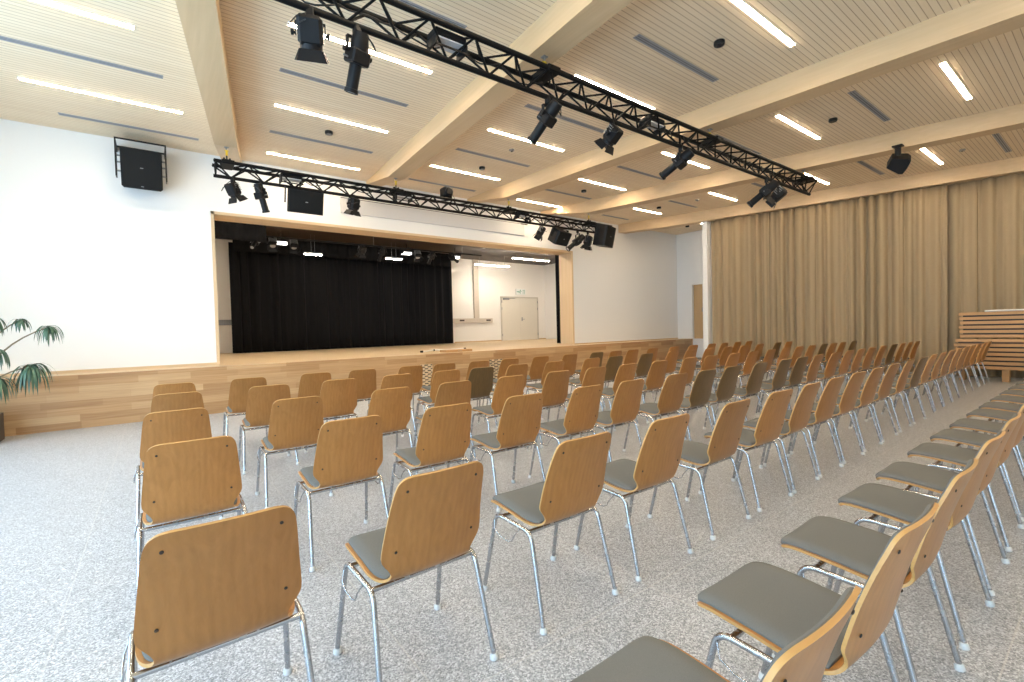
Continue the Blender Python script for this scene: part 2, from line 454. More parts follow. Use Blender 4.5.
for y, lb in ((8.43,'lit linear lamp beyond the last beam, above the pillar corner'),(6.4,'added unseen linear lamp behind the curtain beyond the last beam')):  # the second lamp is added out of sight for extra light by the pillar
    t = thing('ceiling_light', lb, 'ceiling light', (13.95,y,ZC), group='linear lamps in the ceiling')
    f, d = light_mesh(.5, False); f.build('frame', M_FRAME, t); d.build('diffuser', M_LED, t)
SP = [(2.35,7.88,'second','beside the stage truss'),(5.36,7.92,'third','beside the stage truss'),(5.33,2.9,'third','near the room\'s middle'),
      (8.88,2.93,'fourth','near the room\'s middle'),(8.3,7.94,'fourth','beside the stage truss'),(11.26,7.93,'fifth','beside the stage wall'),(14.22,8.92,'last','above the wall corner')]
for x, y, bn, where in SP:
    t = thing('ceiling_spotlight', 'small black round ceiling spot, %s ceiling bay from the plant, %s' % (bn, where), 'spotlight', (x,y,ZC), group='black ceiling spots')
    b = MB(); b.lathe([(0,.060),(.03,.062),(.046,.055),(.046,.045)], (0,0,0), (0,0,-1), 18); b.build('housing', M_BLACK, t)
    b = MB(); b.lathe([(.0,.044),(.004,.044)], (0,0,-.044), (0,0,-1), 18); b.build('lens', M_DARKGLASS, t)
for x, y, lb in ((5.3,6.85,'flat dark smoke detector in third ceiling bay, beside the lamp under the truss spot'),
                 (12.66,1.99,'flat dark smoke detector in fifth ceiling bay, near the curtain rail beam'),
                 (11.48,6.9,'flat dark smoke detector in fifth ceiling bay, towards the stage')):
    t = thing('smoke_detector', lb, 'smoke detector', (x,y,ZC))
    b = MB(); b.lathe([(0,.05),(.02,.05),(.03,.035),(.032,.01)], (0,0,0), (0,0,-1), 16); b.build('housing', M_STEEL, t)
    b = MB(); b.lathe([(0,.018),(.012,.014)], (0,0,-.03), (0,0,-1), 10); b.build('sensor_head', M_BLACK, t)

# ------------------------------------------------------------------ chairs
# profile of the bent plywood shell: forward offset from the rear feet, height, half width, side curl
PROF = [(.470,.418,.137,0),(.465,.428,.164,0),(.454,.440,.185,0),(.437,.448,.196,0),(.40,.453,.202,0),(.34,.451,.206,0),(.25,.444,.208,0),
        (.17,.435,.209,0),(.12,.430,.200,0),(.088,.432,.184,.1),(.066,.444,.170,.25),(.051,.463,.166,.5),(.040,.49,.180,.8),(.031,.52,.200,1),(.022,.555,.204,1),
        (.002,.64,.196,1),(-.026,.73,.187,1),(-.046,.785,.1795,1),(-.054,.81,.172,1),(-.0585,.825,.160,1),(-.0615,.834,.143,1),(-.063,.838,.120,1)]
KY = .022
def cat(p0,p1,p2,p3,t):
    return tuple(.5*(2*b_+(c-a)*t+(2*a-5*b_+4*c-d)*t*t+(3*b_-a-3*c+d)*t**3) for a,b_,c,d in zip(p0,p1,p2,p3))
def prof_fine(sub=2):
    out = []
    n = len(PROF)
    for i in range(n-1):
        for k in range(sub):
            out.append(cat(PROF[max(i-1,0)],PROF[i],PROF[i+1],PROF[min(i+2,n-1)],k/sub))
    out.append(PROF[-1]); return out
def surf(y, z, hw, w, u):
    """point on the shell's upper / front side; u in -1..1"""
    x = u*hw; q = (x/.2)**2
    return Vector((x, y+KY*w*q, z+.007*(1-w)*q))
def normals(rows):
    a, c = len(rows), len(rows[0]); out = []
    for i in range(a):
        r = []
        for j in range(c):
            du = rows[i][min(j+1,c-1)]-rows[i][max(j-1,0)]; dv = rows[min(i+1,a-1)][j]-rows[max(i-1,0)][j]
            n = du.cross(dv).normalized()
            r.append(n)
        out.append(r)
    return out
COLS = [-1,-.93,-.75,-.5,-.25,0,.25,.5,.75,.93,1]
def shell_mb(th=.0095):
    pf = prof_fine(2)
    rows = [[surf(y,z,hw,w,u) for u in COLS] for y,z,hw,w in pf]
    nr = normals(rows)
    s = -1 if nr[8][5].z > 0 else 1         # thickness goes below the seat
    low = [[p+n*s*th for p,n in zip(a,c)] for a,c in zip(rows,nr)]
    b = MB()
    b.grid(rows, 0); b.grid([r[::-1] for r in low], 0)
    per = lambda R: [r[0] for r in R]+R[-1][1:]+[r[-1] for r in R[::-1]][1:]+R[0][::-1][1:-1]
    A, B = per(rows), per(low); n = len(A)
    b.add(A+B, [(i,(i+1)%n,n+(i+1)%n,n+i) for i in range(n)], 1, True)
    return b
def pad_mb(i0, i1, inset, th):
    """padded cushion lying on the shell between two profile indices (fine)"""
    pf = prof_fine(2)[i0:i1+1]
    k = len(pf); rows = []
    for a, (y,z,hw,w) in enumerate(pf):
        rows.append([surf(y,z,hw-inset,w,u) for u in COLS])
    nr = normals(rows); s = -1
    top = []
    for a in range(k):
        r = []
        for j, u in enumerate(COLS):
            e = min(a, k-1-a)
            f = {0:.35,1:.85,2:1.}.get(e,1.)*{1.:.35,.93:.85}.get(abs(u),1.)
            r.append(rows[a][j]+nr[a][j]*s*(.001+th*f))
        top.append(r)
    bot = [[p+n*s*.0006 for p,n in zip(x1,x2)] for x1,x2 in zip(rows,nr)]
    b = MB(); b.grid(top if s > 0 else [r[::-1] for r in top], 0); b.grid([r[::-1] for r in bot], 0)
    per = lambda R: [r[0] for r in R]+R[-1][1:]+[r[-1] for r in R[::-1]][1:]+R[0][::-1][1:-1]
    A, B = per(top), per(bot); n = len(A)
    b.add(A+B, [(i,(i+1)%n,n+(i+1)%n,n+i) for i in range(n)], 0, True)
    return b
def arc(p, q, r, steps=4):
    """round a corner p-q-r by a small quadratic bend"""
    p,q,r = Vector(p),Vector(q),Vector(r)
    return [p*(1-t)**2+q*2*t*(1-t)+r*t*t for t in [i/steps for i in range(steps+1)]]
def make_chair():
    t = thing('stacking_chair', 'chair', 'chair', group='rows of stacking chairs')
    sh = shell_mb().build('shell', [M_PLY, M_PLYEDGE], t)
    pf = prof_fine(2)
    for sx in (-1,1):
        for zz, xx in ((.785,.140),(.547,.158)):
            k = min(range(20,len(pf)), key=lambda i: abs(pf[i][1]-zz))
            y,z,hw,w = pf[k]; p = surf(y,z,hw,w,sx*xx/hw)
            b = MB(); b.lathe([(0,.0052),(.002,.0052),(.0032,.003)], p+Vector((0,-.0105,-.002)), (0,-1,-.25), 10)
            b.build('screw', M_SCREW, sh)
    pad_mb(2, 18, .013, .020).build('seat_pad', M_PAD, t)
    pad_mb(25, 39, .012, .011).build('back_pad', M_PAD, t)
    for sx in (-1,1):
        X = sx*.237; XT = sx*.219
        for fy, path in ((.456, [(X,.456,.012)]+arc((XT,.374,.375),(XT-sx*.001,.362,.414),(XT,.318,.413))),
                         (0., [(X,0,.012)]+arc((XT,.088,.365),(XT-sx*.001,.100,.406),(XT,.140,.407)))):
            b = MB(); b.tube(path, 0.0104, 10); lg = b.build('leg', M_CHROME, t)
            b = MB(); dr = 1 if fy > 0 else -1
            b.lathe([(0,.013),(.003,.017),(.016,.0165),(.026,.0135)], (X,fy+dr*.001,0), (-sx*.04,-dr*.2,1), 12)
            b.build('foot_cap', M_CAP, lg)
        b = MB(); b.tube([(XT,.318,.413),(XT,.23,.411),(XT,.140,.407)], 0.0104, 10); b.build('side_rail', M_CHROME, t)
        b = MB()
        b.tube([(sx*.229,.36,.385),(sx*.242,.345,.352),(sx*.246,.30,.334),(sx*.244,.235,.327),(sx*.242,.205,.338),(sx*.240,.195,.362),(sx*.235,.18,.385),(sx*.228,.165,.402)], .0032, 6)
        b.build('linking_hook', M_CHROME, t)
    b = MB(); b.tube([(-.219,.115,.402),(.219,.115,.402)], .0100, 8); b.build('crossbar', M_CHROME, t)
    b = MB(); b.tube([(-.219,.325,.410),(.219,.325,.410)], .0100, 8); b.build('crossbar', M_CHROME, t)
    return t
chair = make_chair()
index_children()
SHELL = [o for o in CH[chair.name] if o.name == 'shell'][0]
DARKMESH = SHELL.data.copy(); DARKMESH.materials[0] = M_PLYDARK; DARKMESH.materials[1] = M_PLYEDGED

R0 = [.88,1.51,2.13,2.77,3.36,4.03,4.65,5.25,5.92,6.49,7.1,7.7,8.3,8.9,9.5,10.1]
R1 = [.13,.80,1.53,2.19,2.92,3.57,4.13,4.68,5.27,5.87,6.47,7.13,7.80,8.36,8.95,9.55,10.15,10.75,11.35,11.95,12.62,13.2]
R2 = [.12,.885,1.52,2.17,2.845,3.42,4.13,4.68,5.22,5.9,6.60,7.13,7.69,8.38,8.97,9.53,10.1,10.73,11.4,12.0,12.55,13.1]
R3 = [.09,.855,1.62,2.26,2.93,3.6,4.22,4.81,5.49,6.23,6.81,7.51,8.15,8.8,9.4,10.0,10.6,11.22,11.75,12.3,13.0]
R4 = [.13,.86,1.53,2.185,2.83,3.345,3.93,4.62,5.4,5.95,6.77,7.55,8.13,8.8,9.5,10.2,10.9,11.8,12.4]
R5 = [.136,.83,1.57,2.16,2.85,3.39,4.0,4.6,5.27,5.97,6.68,7.22,7.75,8.41,9.2,9.95,10.75,11.35,12.0,12.6]
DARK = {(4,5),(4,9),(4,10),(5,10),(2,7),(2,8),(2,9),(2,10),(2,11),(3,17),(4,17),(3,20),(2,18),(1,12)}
def yrear(row, x):
    if row == 0: return .345+.014*min(x,4.5)
    if row == 1: return 1.53+.0165*max(0,x-2.)
    return {2:2.75,3:3.93,4:5.10,5:6.17}[row]+ (.004*x if row == 2 else 0)
def nth(k): return '%d%s' % (k, 'th' if 10 <= k % 100 <= 20 else {1:'st',2:'nd',3:'rd'}.get(k % 10,'th'))
ROWNAME = {0:'sixth row from the stage',1:'fifth row from the stage',2:'fourth row from the stage',3:'third row from the stage',4:'second row from the stage',5:'first row by the stage'}
for row, xs in enumerate((R0,R1,R2,R3,R4,R5)):
    for k, x in enumerate(xs):
        y = yrear(row, x); dist = math.hypot(x, y)
        skip = () if dist < 4.2 else (('screw','linking_hook') if dist < 8 else ('screw','linking_hook','foot_cap','back_pad'))
        c = copy_tree(chair, None, skip)
        c.location = (x, y, 0); c.rotation_euler = (0,0,random.uniform(-.03,.03))
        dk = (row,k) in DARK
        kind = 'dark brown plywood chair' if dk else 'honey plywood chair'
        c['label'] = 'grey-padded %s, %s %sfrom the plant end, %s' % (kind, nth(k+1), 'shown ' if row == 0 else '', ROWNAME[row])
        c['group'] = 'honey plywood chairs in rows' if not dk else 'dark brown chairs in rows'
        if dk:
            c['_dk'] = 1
# swap the shells of the dark chairs, then drop the prototype
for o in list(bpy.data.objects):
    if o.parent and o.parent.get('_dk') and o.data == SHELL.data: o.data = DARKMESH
for o in bpy.data.objects:
    if '_dk' in o: del o['_dk']
def drop(o):
    for ch in CH.get(o.name, ()): drop(ch)
    bpy.data.objects.remove(o)
drop(chair)

# ------------------------------------------------------------------ trusses
def truss(label, x0, x1, yc, zt, zb, half=.135):
    t = thing('lighting_truss', label, 'lighting truss', ((x0+x1)/2,yc,zb))
    cx = (x0+x1)/2
    chords = [(-half,zt-zb),(half,zt-zb),(0,0)]
    for dy, dz in chords:
        b = MB(); b.tube([(x0-cx,dy,dz),(x1-cx,dy,dz)], .028, 10); b.build('chord', M_TRUSS, t)
    n = int(round((x1-x0)/.235)); st = (x1-x0)/n
    for (a, c) in ((chords[0],chords[2]),(chords[1],chords[2]),(chords[0],chords[1])):
        b = MB()
        for i in range(n):
            xa, xb = x0-cx+i*st, x0-cx+(i+1)*st
            p, q = (a, c) if i % 2 == 0 else (c, a)
            b.tube([(xa,p[0],p[1]),(xb,q[0],q[1])],   .0125, 6, caps=False)
        b.build('lattice', M_TRUSS, t)
    for xe in (x0-cx+.03, x1-cx-.03):
        b = MB()
        for i in range(3): b.tube([(xe,chords[i][0],chords[i][1]),(xe,chords[(i+1)%3][0],chords[(i+1)%3][1])], .012, 6)
        b.build('end_brace', M_TRUSS, t)
    return t
NY, NZT, NZB = 3.90, 4.10, 3.87
FY, FZT, FZB = 8.65, 4.03, 3.83
truss('long black lattice truss hanging over the middle of the chair rows', -.8, 10.55, NY, NZT, NZB)
truss('black lattice truss hanging just in front of the stage opening', .80, 9.95, FY, FZT, FZB)
def hanger(x, y, zt, ztop, label):
    t = thing('truss_hanger', label, 'hanger', (x,y,zt), group='yellow and black truss hangers')
    h = ztop-zt
    b = MB(); b.bbox((-.09,-.17,-.03),(.09,.17,.035),.01); b.box((-.05,-.03,.035),(-.03,.03,.10)); b.box((.03,-.03,.035),(.05,.03,.10)); b.build('clamp', M_TRUSS, t)
    b = MB(); b.tube([(0,0,.03),(0,0,h*.5)], .012, 8); b.tube([(-.055,0,.08),(.055,0,.08)], .012, 8); b.build('shackle_pin', M_BLACK, t)
    b = MB(); b.bbox((-.016,-.012,h*.52),(.016,.012,h-.05),.004); b.tube([(-.028,0,h-.06),(.028,0,h-.06)], .008, 8); b.build('hook', M_YELLOW, t)
    b = MB(); b.box((-.03,-.03,h-.010),(.03,.03,h)); b.tube([(0,0,h-.06),(0,0,h-.01)], .012, 8); b.build('ceiling_plate', M_STEEL, t)
for i, w in ((1,'second'),(2,'third'),(3,'fourth')):
    hanger(beam_x(i,NY)+BW/2, NY, NZT, 4.3, 'yellow hook hanger tying the middle truss to the %s beam from plant' % w)
for i, w in ((0,'first'),(1,'second'),(2,'third'),(3,'fourth')):
    hanger(beam_x(i,FY)+BW/2, FY, FZT, 4.31, 'hook hanger tying the stage truss to the %s beam from plant' % w)

# ------------------------------------------------------------------ stage lanterns
def yoke(t, w, drop):
    b = MB(); b.bbox((-.03,-.028,-.055),(.03,.028,.03),.008); b.tube([(0,0,-.09),(0,0,-.05)], .010, 8); b.build('clamp', M_BLACK, t)
    b = MB()
    for sx in (-1,1):
        b.box((sx*w-.004,-.017,-.09-drop),(sx*w+.004,.017,-.09))
    b.box((-w-.004,-.017,-.094),(w+.004,.017,-.086)); b.build('yoke', M_BLACK, t)
    for sx in (-1,1):
        b = MB(); b.lathe([(0,.012),(.012,.012),(.016,.022),(.034,.022)], (sx*w,0,-.09-drop+.015), (sx,0,0), 8); b.build('knob', M_BLACK, t)
    return -.09-drop+.015
def aim(d):
    d = Vector(d).normalized()
    a = Vector((0,0,1)).cross(d)
    return d
def profile_spot(loc, pan, tilt, label, s=1., drop=.15):
    """long ellipsoidal spot; tilt below the horizontal, pan about z"""
    t = thing('profile_spotlight', label, 'stage light', loc, (0,0,pan), 'black stage lanterns')
    pz = yoke(t, .115*s, drop)
    X = Matrix.Translation((0,0,pz)) @ Matrix.Rotation(-tilt, 4, 'X')
    b = MB(); b.x = X
    b.lathe([(-.20*s,.045*s),(-.195*s,.075*s),(-.11*s,.085*s),(-.03*s,.085*s),(0,.072*s)], (0,0,0), (0,1,0), 18)
    b.build('lamp_housing', M_BLACK, t)
    b = MB(); b.x = X; b.bbox((-.10*s,-.035*s,-.095*s),(.10*s,.10*s,.085*s),.012); b.build('shutter_gate', M_BLACK, t)
    b = MB(); b.x = X
    b.lathe([(.09*s,.060*s),(.33*s,.060*s),(.335*s,.070*s),(.37*s,.070*s),(.37*s,.055*s),(.362*s,.055*s)], (0,0,0), (0,1,0), 18)
    b.build('lens_tube', M_BLACK, t)
    b = MB(); b.x = X; b.lathe([(.350*s,.054*s),(.364*s,.050*s)], (0,0,0), (0,1,0), 18); b.build('lens', M_LENS, t)
    b = MB(); b.x = X; b.tube([(.10*s,.03,0),(.15*s,.03,0)], .007, 6); b.tube([(-.15*s,.05,0),(-.10*s,.05,0)], .007, 6); b.build('shutter_handle', M_STEEL, t)
    b = MB(); b.tube([(.02,-.02,-.02),(.09,-.06,-.08),(.12,-.09,-.17),(.07,-.12,pz+.06),(.0,-.14,pz+.09)], .006, 6); b.build('cable', M_WIRE, t)
    return t
def fresnel(loc, pan, tilt, label, s=1., drop=.13):
    t = thing('fresnel_spotlight', label, 'stage light', loc, (0,0,pan), 'black stage lanterns')
    pz = yoke(t, .135*s, drop)
    X = Matrix.Translation((0,0,pz)) @ Matrix.Rotation(-tilt, 4, 'X')
    b = MB(); b.x = X
    b.bbox((-.115*s,-.16*s,-.10*s),(.115*s,.10*s,.11*s),.03*s); b.lathe([(.08*s,.105*s),(.125*s,.105*s),(.13*s,.098*s)], (0,0,0), (0,1,0), 20)
    b.build('lamp_housing', M_BLACK, t)
    b = MB(); b.x = X
    for k in range(5): b.box((-.118*s,(-.13+.035*k)*s,.0),(.118*s,(-.115+.035*k)*s,.114*s))
    b.build('cooling_fins', M_STEEL, t)
    b = MB(); b.x = X; b.lathe([(.118*s,.092*s),(.134*s,.080*s),(.138*s,.02*s)], (0,0,0), (0,1,0), 20); b.build('lens', M_LENS, t)
    for k in range(4):
        b = MB(); b.x = X @ Matrix.Rotation(k*PI/2, 4, 'Y')
        w0, w1, L = .095*s, (.135*s if k % 2 == 0 else .10*s), .115*s
        a0 = Vector((0,.13*s,.105*s)); a1 = a0+Vector((0,L*.92,L*.42))
        vs = [(-w0,a0.y,a0.z),(w0,a0.y,a0.z),(w1,a1.y,a1.z),(-w1,a1.y,a1.z)]
        vs += [(x_,y_-.001,z_+.003) for x_,y_,z_ in vs]
        b.add(vs, [(0,1,2,3),(7,6,5,4),(0,4,5,1),(1,5,6,2),(2,6,7,3),(3,7,4,0)])
        b.build('barn_door', M_BLACK, t)
    b = MB(); b.tube([(-.02,-.02,-.02),(-.09,-.06,-.08),(-.15,-.08,-.17),(-.11,-.12,pz-.02),(-.02,-.15,pz+.02)], .005, 6); b.build('cable', M_WIRE, t)
    return t
R_ = math.radians
fresnel((1.05,NY,NZB-.02), R_(-20), R_(62), 'black barn-door lantern, first under the middle truss from the plant side', .80, .10)
profile_spot((1.42,NY,NZB-.02), R_(15), R_(68), 'long black profile spot, second under the middle truss from the plant side', .82, .13)
profile_spot((3.54,NY,NZB-.02), R_(14), R_(42), 'long black profile spot, third under the middle truss, above centre rows', .86, .11)
fresnel((4.60,NY,NZB-.02), R_(10), R_(42), 'black barn-door lantern, fourth under the middle truss from the plant side', .74, .09)
profile_spot((6.08,NY,NZB-.02), R_(16), R_(31), 'long black profile spot, fifth under the middle truss, aimed at stage', .9, .10)
profile_spot((8.70,NY,NZB-.02), R_(25), R_(38), 'black profile spot, sixth under the middle truss, paired near its curtain end', .95, .12)
fresnel((9.15,NY,NZB-.02), R_(25), R_(40), 'black lantern, last under the middle truss at its curtain end', .85)
fresnel((1.06,FY,FZB-.02), R_(-60), R_(62), 'black barn-door lantern, first under the stage truss at its plant end', .74, .10)
profile_spot((1.45,FY,FZB-.02), R_(-60), R_(72), 'black profile spot, second under the stage truss at its plant end', .82, .09)
fresnel((2.98,FY,FZB-.0), R_(20), R_(75), 'black lantern hanging alone under the stage truss beyond the first speaker', .78, .08)
fresnel((7.52,FY,FZB-.02), R_(60), R_(60), 'black barn-door lantern under the stage truss beside the hexagonal speaker', .78, .08)
profile_spot((8.78,FY,FZB-.02), R_(70), R_(38), 'black profile spot angled down between the two truss speakers', 1.0, .18)
fresnel((9.16,FY-.0,FZB-.02), R_(30), R_(75), 'black barn-door lantern crowded beside the end speaker on stage truss', .9, .16)
# lantern standing on top of the stage truss
t = thing('follow_spot', 'small black lantern standing upright on top of the stage truss', 'stage light', (4.93,FY,FZT+.02))
b = MB(); b.bbox((-.10,-.11,.03),(.10,.11,.25),.03); b.build('lamp_housing', M_BLACK, t)
b = MB(); b.lathe([(0,.08),(.05,.085),(.055,.07)], (0,-.10,.14), (0,-1,0), 16); b.build('lens_hood', M_BLACK, t)
b = MB(); b.box((-.13,-.02,.0),(-.122,.02,.15)); b.box((.122,-.02,.0),(.13,.02,.15)); b.box((-.13,-.02,-.004),(.13,.02,.004)); b.build('yoke', M_BLACK, t)
b = MB(); b.tube([(.08,.08,.2),(.2,.08,.16),(.26,.05,.02),(.3,.0,.0)], .006, 6); b.build('cable', M_WIRE, t)
# flood lamps lying inside the trusses
def flood(loc, label):
    t = thing('flood_light', label, 'flood light', loc, group='flood lamps in the trusses')
    b = MB(); b.bbox((-.17,-.09,.06),(.17,.09,.14),.02); b.box((-.17,-.09,-.02),(-.15,.09,.06)); b.box((.15,-.09,-.02),(.17,.09,.06)); b.build('housing', M_BLACK, t)
    b = MB(); b.box((-.148,-.08,.045),(.148,.08,.058)); b.build('reflector', M_LENS, t)
    b = MB(); b.box((-.18,-.10,-.035),(.18,-.085,-.02)); b.box((-.18,.085,-.035),(.18,.10,-.02)); b.build('bracket', M_BLACK, t)
flood((1.92,FY,FZB+.07), 'black flood lamp inside the stage truss just before the first speaker')
flood((3.95,FY,FZB+.07), 'black flood lamp inside the stage truss under the second beam')
flood((6.95,FY,FZB+.07), 'black flood lamp inside the stage truss beyond the third beam')
flood((2.28,NY,NZB+.09), 'black flood lamp inside the middle truss above the chairs, nearer the plant')
flood((5.42,NY,NZB+.09), 'black flood lamp inside the middle truss over its centre')
# power cables drooping along the trusses
def droop(y, z, xs, label):
    t = MB(); pts = []
    for i in range(len(xs)-1):
        for k in range(6):
            q = k/6; pts.append((xs[i]+(xs[i+1]-xs[i])*q, y+.03*math.sin(7*q+i), z-.11*math.sin(PI*q)*(.6+.4*math.sin(3*i+1))))
    pts.append((xs[-1],y,z)); t.tube(pts, .0075, 6)
    tag(t.build('power_cable', M_WIRE), label, 'cable')
droop(NY+.04, NZT-.06, [.9,1.3,1.75,2.3,2.9,3.5], 'black cable looped through the middle truss near the plant')
droop(NY+.05, NZT-.05, [5.9,6.4,6.8,7.3,7.7,8.2,8.7,9.1,9.6,10.1], 'tangled black cable in the curtain half of the middle truss')
droop(NY-.03, NZT-.09, [6.1,6.6,7.1,7.5,8.0,8.4,8.9,9.4,9.9], 'second black cable in the curtain half of the middle truss')
droop(FY+.05, FZT-.06, [7.0,7.4,7.8,8.2,8.6,9.0,9.4,9.8], 'tangled black cable in the far end of the stage truss')
droop(FY-.04, FZT-.03, [2.1,2.5,2.9,3.4,3.9,4.4,4.9], 'black cable looped along the stage truss past the first speaker')

# ------------------------------------------------------------------ loudspeakers
def speaker(name, label, loc, rot, w, h, d, back=.62, hanger_h=.0):
    """trapezoidal cabinet, front at -y, centre at the origin"""
    t = thing(name, label, 'loudspeaker', loc, rot, 'black loudspeakers')
    c = .05
    poly = [(-w/2,-d/2+c),(-w/2+c*.4,-d/2),(w/2-c*.4,-d/2),(w/2,-d/2+c),(w/2*back,d/2),(-w/2*back,d/2)]
    b = MB(); b.prism(poly, -h/2, h/2); cab = b.build('cabinet', M_CAB, t)
    b = MB(); n, mrow = 10, 8
    rows = [[(-w/2+.025+(w-.05)*i/n, -d/2-.004-.012*math.sin(PI*i/n), -h/2+.025+(h-.05)*j/mrow) for i in range(n+1)] for j in range(mrow+1)]
    b.grid(rows); b.box((-w/2+.02,-d/2-.004,-h/2+.02),(w/2-.02,-d/2,h/2-.02)); b.build('grille', M_GRILLE, t)
    b = MB(); b.box((-.02,-d/2-.020,-.006),(.02,-d/2-.014,.006)); b.build('badge', M_STEEL, t)
    return t
def bracket(t, w, z0, z1, y=0):
    for sx in (-1,1):
        b = MB(); b.box((sx*(w/2+.012)-.006,y-.03,z0),(sx*(w/2+.012)+.006,y+.03,z1)); b.build('bracket_arm', M_BLACK, t)
    b = MB(); b.box((-w/2-.018,y-.03,z1),(w/2+.018,y+.03,z1+.01)); b.build('bracket_bar', M_BLACK, t)
t = speaker('hanging_speaker', 'black loudspeaker under the stage truss near its plant end', (2.12,FY,3.61), (R_(16),0,0), .58, .38, .34, .8)
bracket(t, .58, -.05, .20)
t = speaker('hanging_speaker', 'black hexagonal-looking loudspeaker under the far end of the stage truss', (8.10,FY,3.60), (R_(30),R_(0),R_(12)), .55, .34, .36, .5)
bracket(t, .55, -.02, .19)
t = speaker('hanging_speaker', 'large black loudspeaker with curved grille at the very end of stage truss', (9.33,FY-.40,3.66), (R_(12),0,R_(18)), .58, .52, .36, .7)
bracket(t, .58, -.05, .27, .05)
b = MB(); b.box((-.03,.02,.25),(.03,.42,.275)); b.build('hanging_arm', M_BLACK, t)
rx = (R_(40),R_(50),R_(60))
t = speaker('hanging_speaker', 'black diamond-shaped loudspeaker hanging below the fourth beam near curtain', (10.26,2.42,4.01), rx, .26, .36, .26, .6)
from mathutils import Euler
b = MB(); b.x = Euler(rx).to_matrix().to_4x4().inverted()
b.tube([(0,0,.08),(0,0,.27)], .045, 10); b.box((-.07,-.07,.27),(.07,.07,.29)); b.build('mount', M_BLACK, t)
# wall speaker in its bracket
t = thing('wall_speaker', 'black loudspeaker tilted in a bracket high on the white wall', 'loudspeaker', (-.09,9.72,4.10), group='black loudspeakers')
X = Matrix.Rotation(R_(14), 4, 'X')
b = MB(); b.x = X; b.bbox((-.265,-.13,-.35),(.265,.17,.27),.03); b.build('cabinet', M_CAB, t)
b = MB(); b.x = X; b.box((-.25,-.145,-.33),(.25,-.13,.25)); b.build('grille', M_GRILLE, t)
b = MB(); b.x = X; b.box((-.02,-.150,-.03),(.02,-.145,-.018)); b.box((-.018,-.150,-.315),(.018,-.145,-.303)); b.build('badge', M_STEEL, t)
for sx in (-1,1):
    b = MB(); b.box((sx*.318-.010,-.14,-.22),(sx*.318+.010,.02,.36)); b.box((sx*.318-.010,.02,.28),(sx*.318+.010,.33,.36)); b.build('bracket_arm', M_BLACK, t)
    for zz in (-.12,.02,.12):
        b = MB(); b.tube([(sx*.262,-.04,zz),(sx*.31,-.04,zz)], .014, 8); b.build('bolt', M_STEEL, t)
b = MB(); b.box((-.328,-.14,.36),(.328,-.10,.375)); b.build('bracket_bar', M_BLACK, t)
b = MB(); b.box((-.328,.28,.36),(.328,.33,.375)); b.build('bracket_bar', M_BLACK, t)

# ------------------------------------------------------------------ curtains
def curtain_mb(p0, p1, z0, z1, period, amp, seed, nz=7):
    rnd = random.Random(seed)
    p0, p1 = Vector((*p0,0)), Vector((*p1,0)); L = (p1-p0).length; d = (p1-p0)/L; nrm = Vector((-d.y,d.x,0))
    n = int(L/(period/11)); ph = [0.]; a = []
    cur = rnd.uniform(.8,1.2); ca = rnd.uniform(.7,1.2); nx = cur; na = ca
    for i in range(n+1):
        if i % 11 == 0: cur, nx = nx, rnd.uniform(.62,1.5); ca, na = na, rnd.uniform(.45,1.25)
        q = (i % 11)/11; ph.append(ph[-1]+2*PI/11*(cur*(1-q)+nx*q)); a.append(ca*(1-q)+na*q)
    rows = []
    for k in range(nz+1):
        z = z0+(z1-z0)*k/nz; r = []
        for i in range(n+1):
            s_ = L*i/n; f = ph[i]
            o_ = amp*a[i]*(math.sin(f)+.35*math.sin(2*f+.8+.15*k)-1.5*(1-abs(math.sin(f*.31+.5)))**3+.12*math.sin(3.1*f+1))*(1-.12*k/nz)
            r.append(p0+d*(s_+.25*amp*math.cos(f))+nrm*o_+Vector((0,0,z)))
        rows.append(r)
    b = MB(); b.grid(rows); return b
def solid(o, th):
    m = o.modifiers.new('thickness', 'SOLIDIFY'); m.thickness = th; m.offset = 0; return o
bx = lambda y: beam_x(4,y)+.17
for k, (ya, yb, off, sd, lb) in enumerate(((7.38,2.47,.0,3,'long floor-length beige curtain starting at the white pillar'),
        (2.58,2.025,.10,4,'narrow beige curtain panel in the dark gap behind the stacked slats'),(2.035,-1.2,.03,9,'beige curtain panel hanging directly behind the stacked wooden slats'))):
    b = curtain_mb((bx(ya)+off+.02,ya), (bx(yb)+off,yb), .02, 4.31, .25, .062, sd)
    solid(tag(b.build('beige_curtain', M_CURTAIN), lb, 'curtain', 'beige dividing curtains'), .006)
# black stage drapes
b = curtain_mb((1.72,15.55), (9.22,15.95), ZS+.01, 4.0, .30, .045, 5)
solid(tag(b.build('black_backdrop_curtain', M_BLACKCLOTH), 'wide black pleated curtain across the back of the stage', 'curtain', 'black stage drapes'), .006)
b = curtain_mb((10.42,11.08), (10.42,11.32), ZS+.01, 4.15, .16, .03, 6)
solid(tag(b.build('black_side_curtain', M_BLACKCLOTH), 'narrow black side drape just inside the far jamb of the stage opening', 'curtain', 'black stage drapes'), .006)
b = curtain_mb((1.80,15.3), (9.0,15.6), 3.72, 4.2, .30, .02, 8, 3)
solid(tag(b.build('black_border_drape', M_BLACKCLOTH), 'short black border drape hiding the top of the stage curtain', 'curtain', 'black stage drapes'), .006)
b = curtain_mb((-.6,12.6), (2.2,12.6), 3.55, 4.2, .30, .03, 12, 3)
solid(tag(b.build('black_border_drape', M_BLACKCLOTH), 'black border drape in the upper plant-side corner of the stage', 'curtain', 'black stage drapes'), .006)

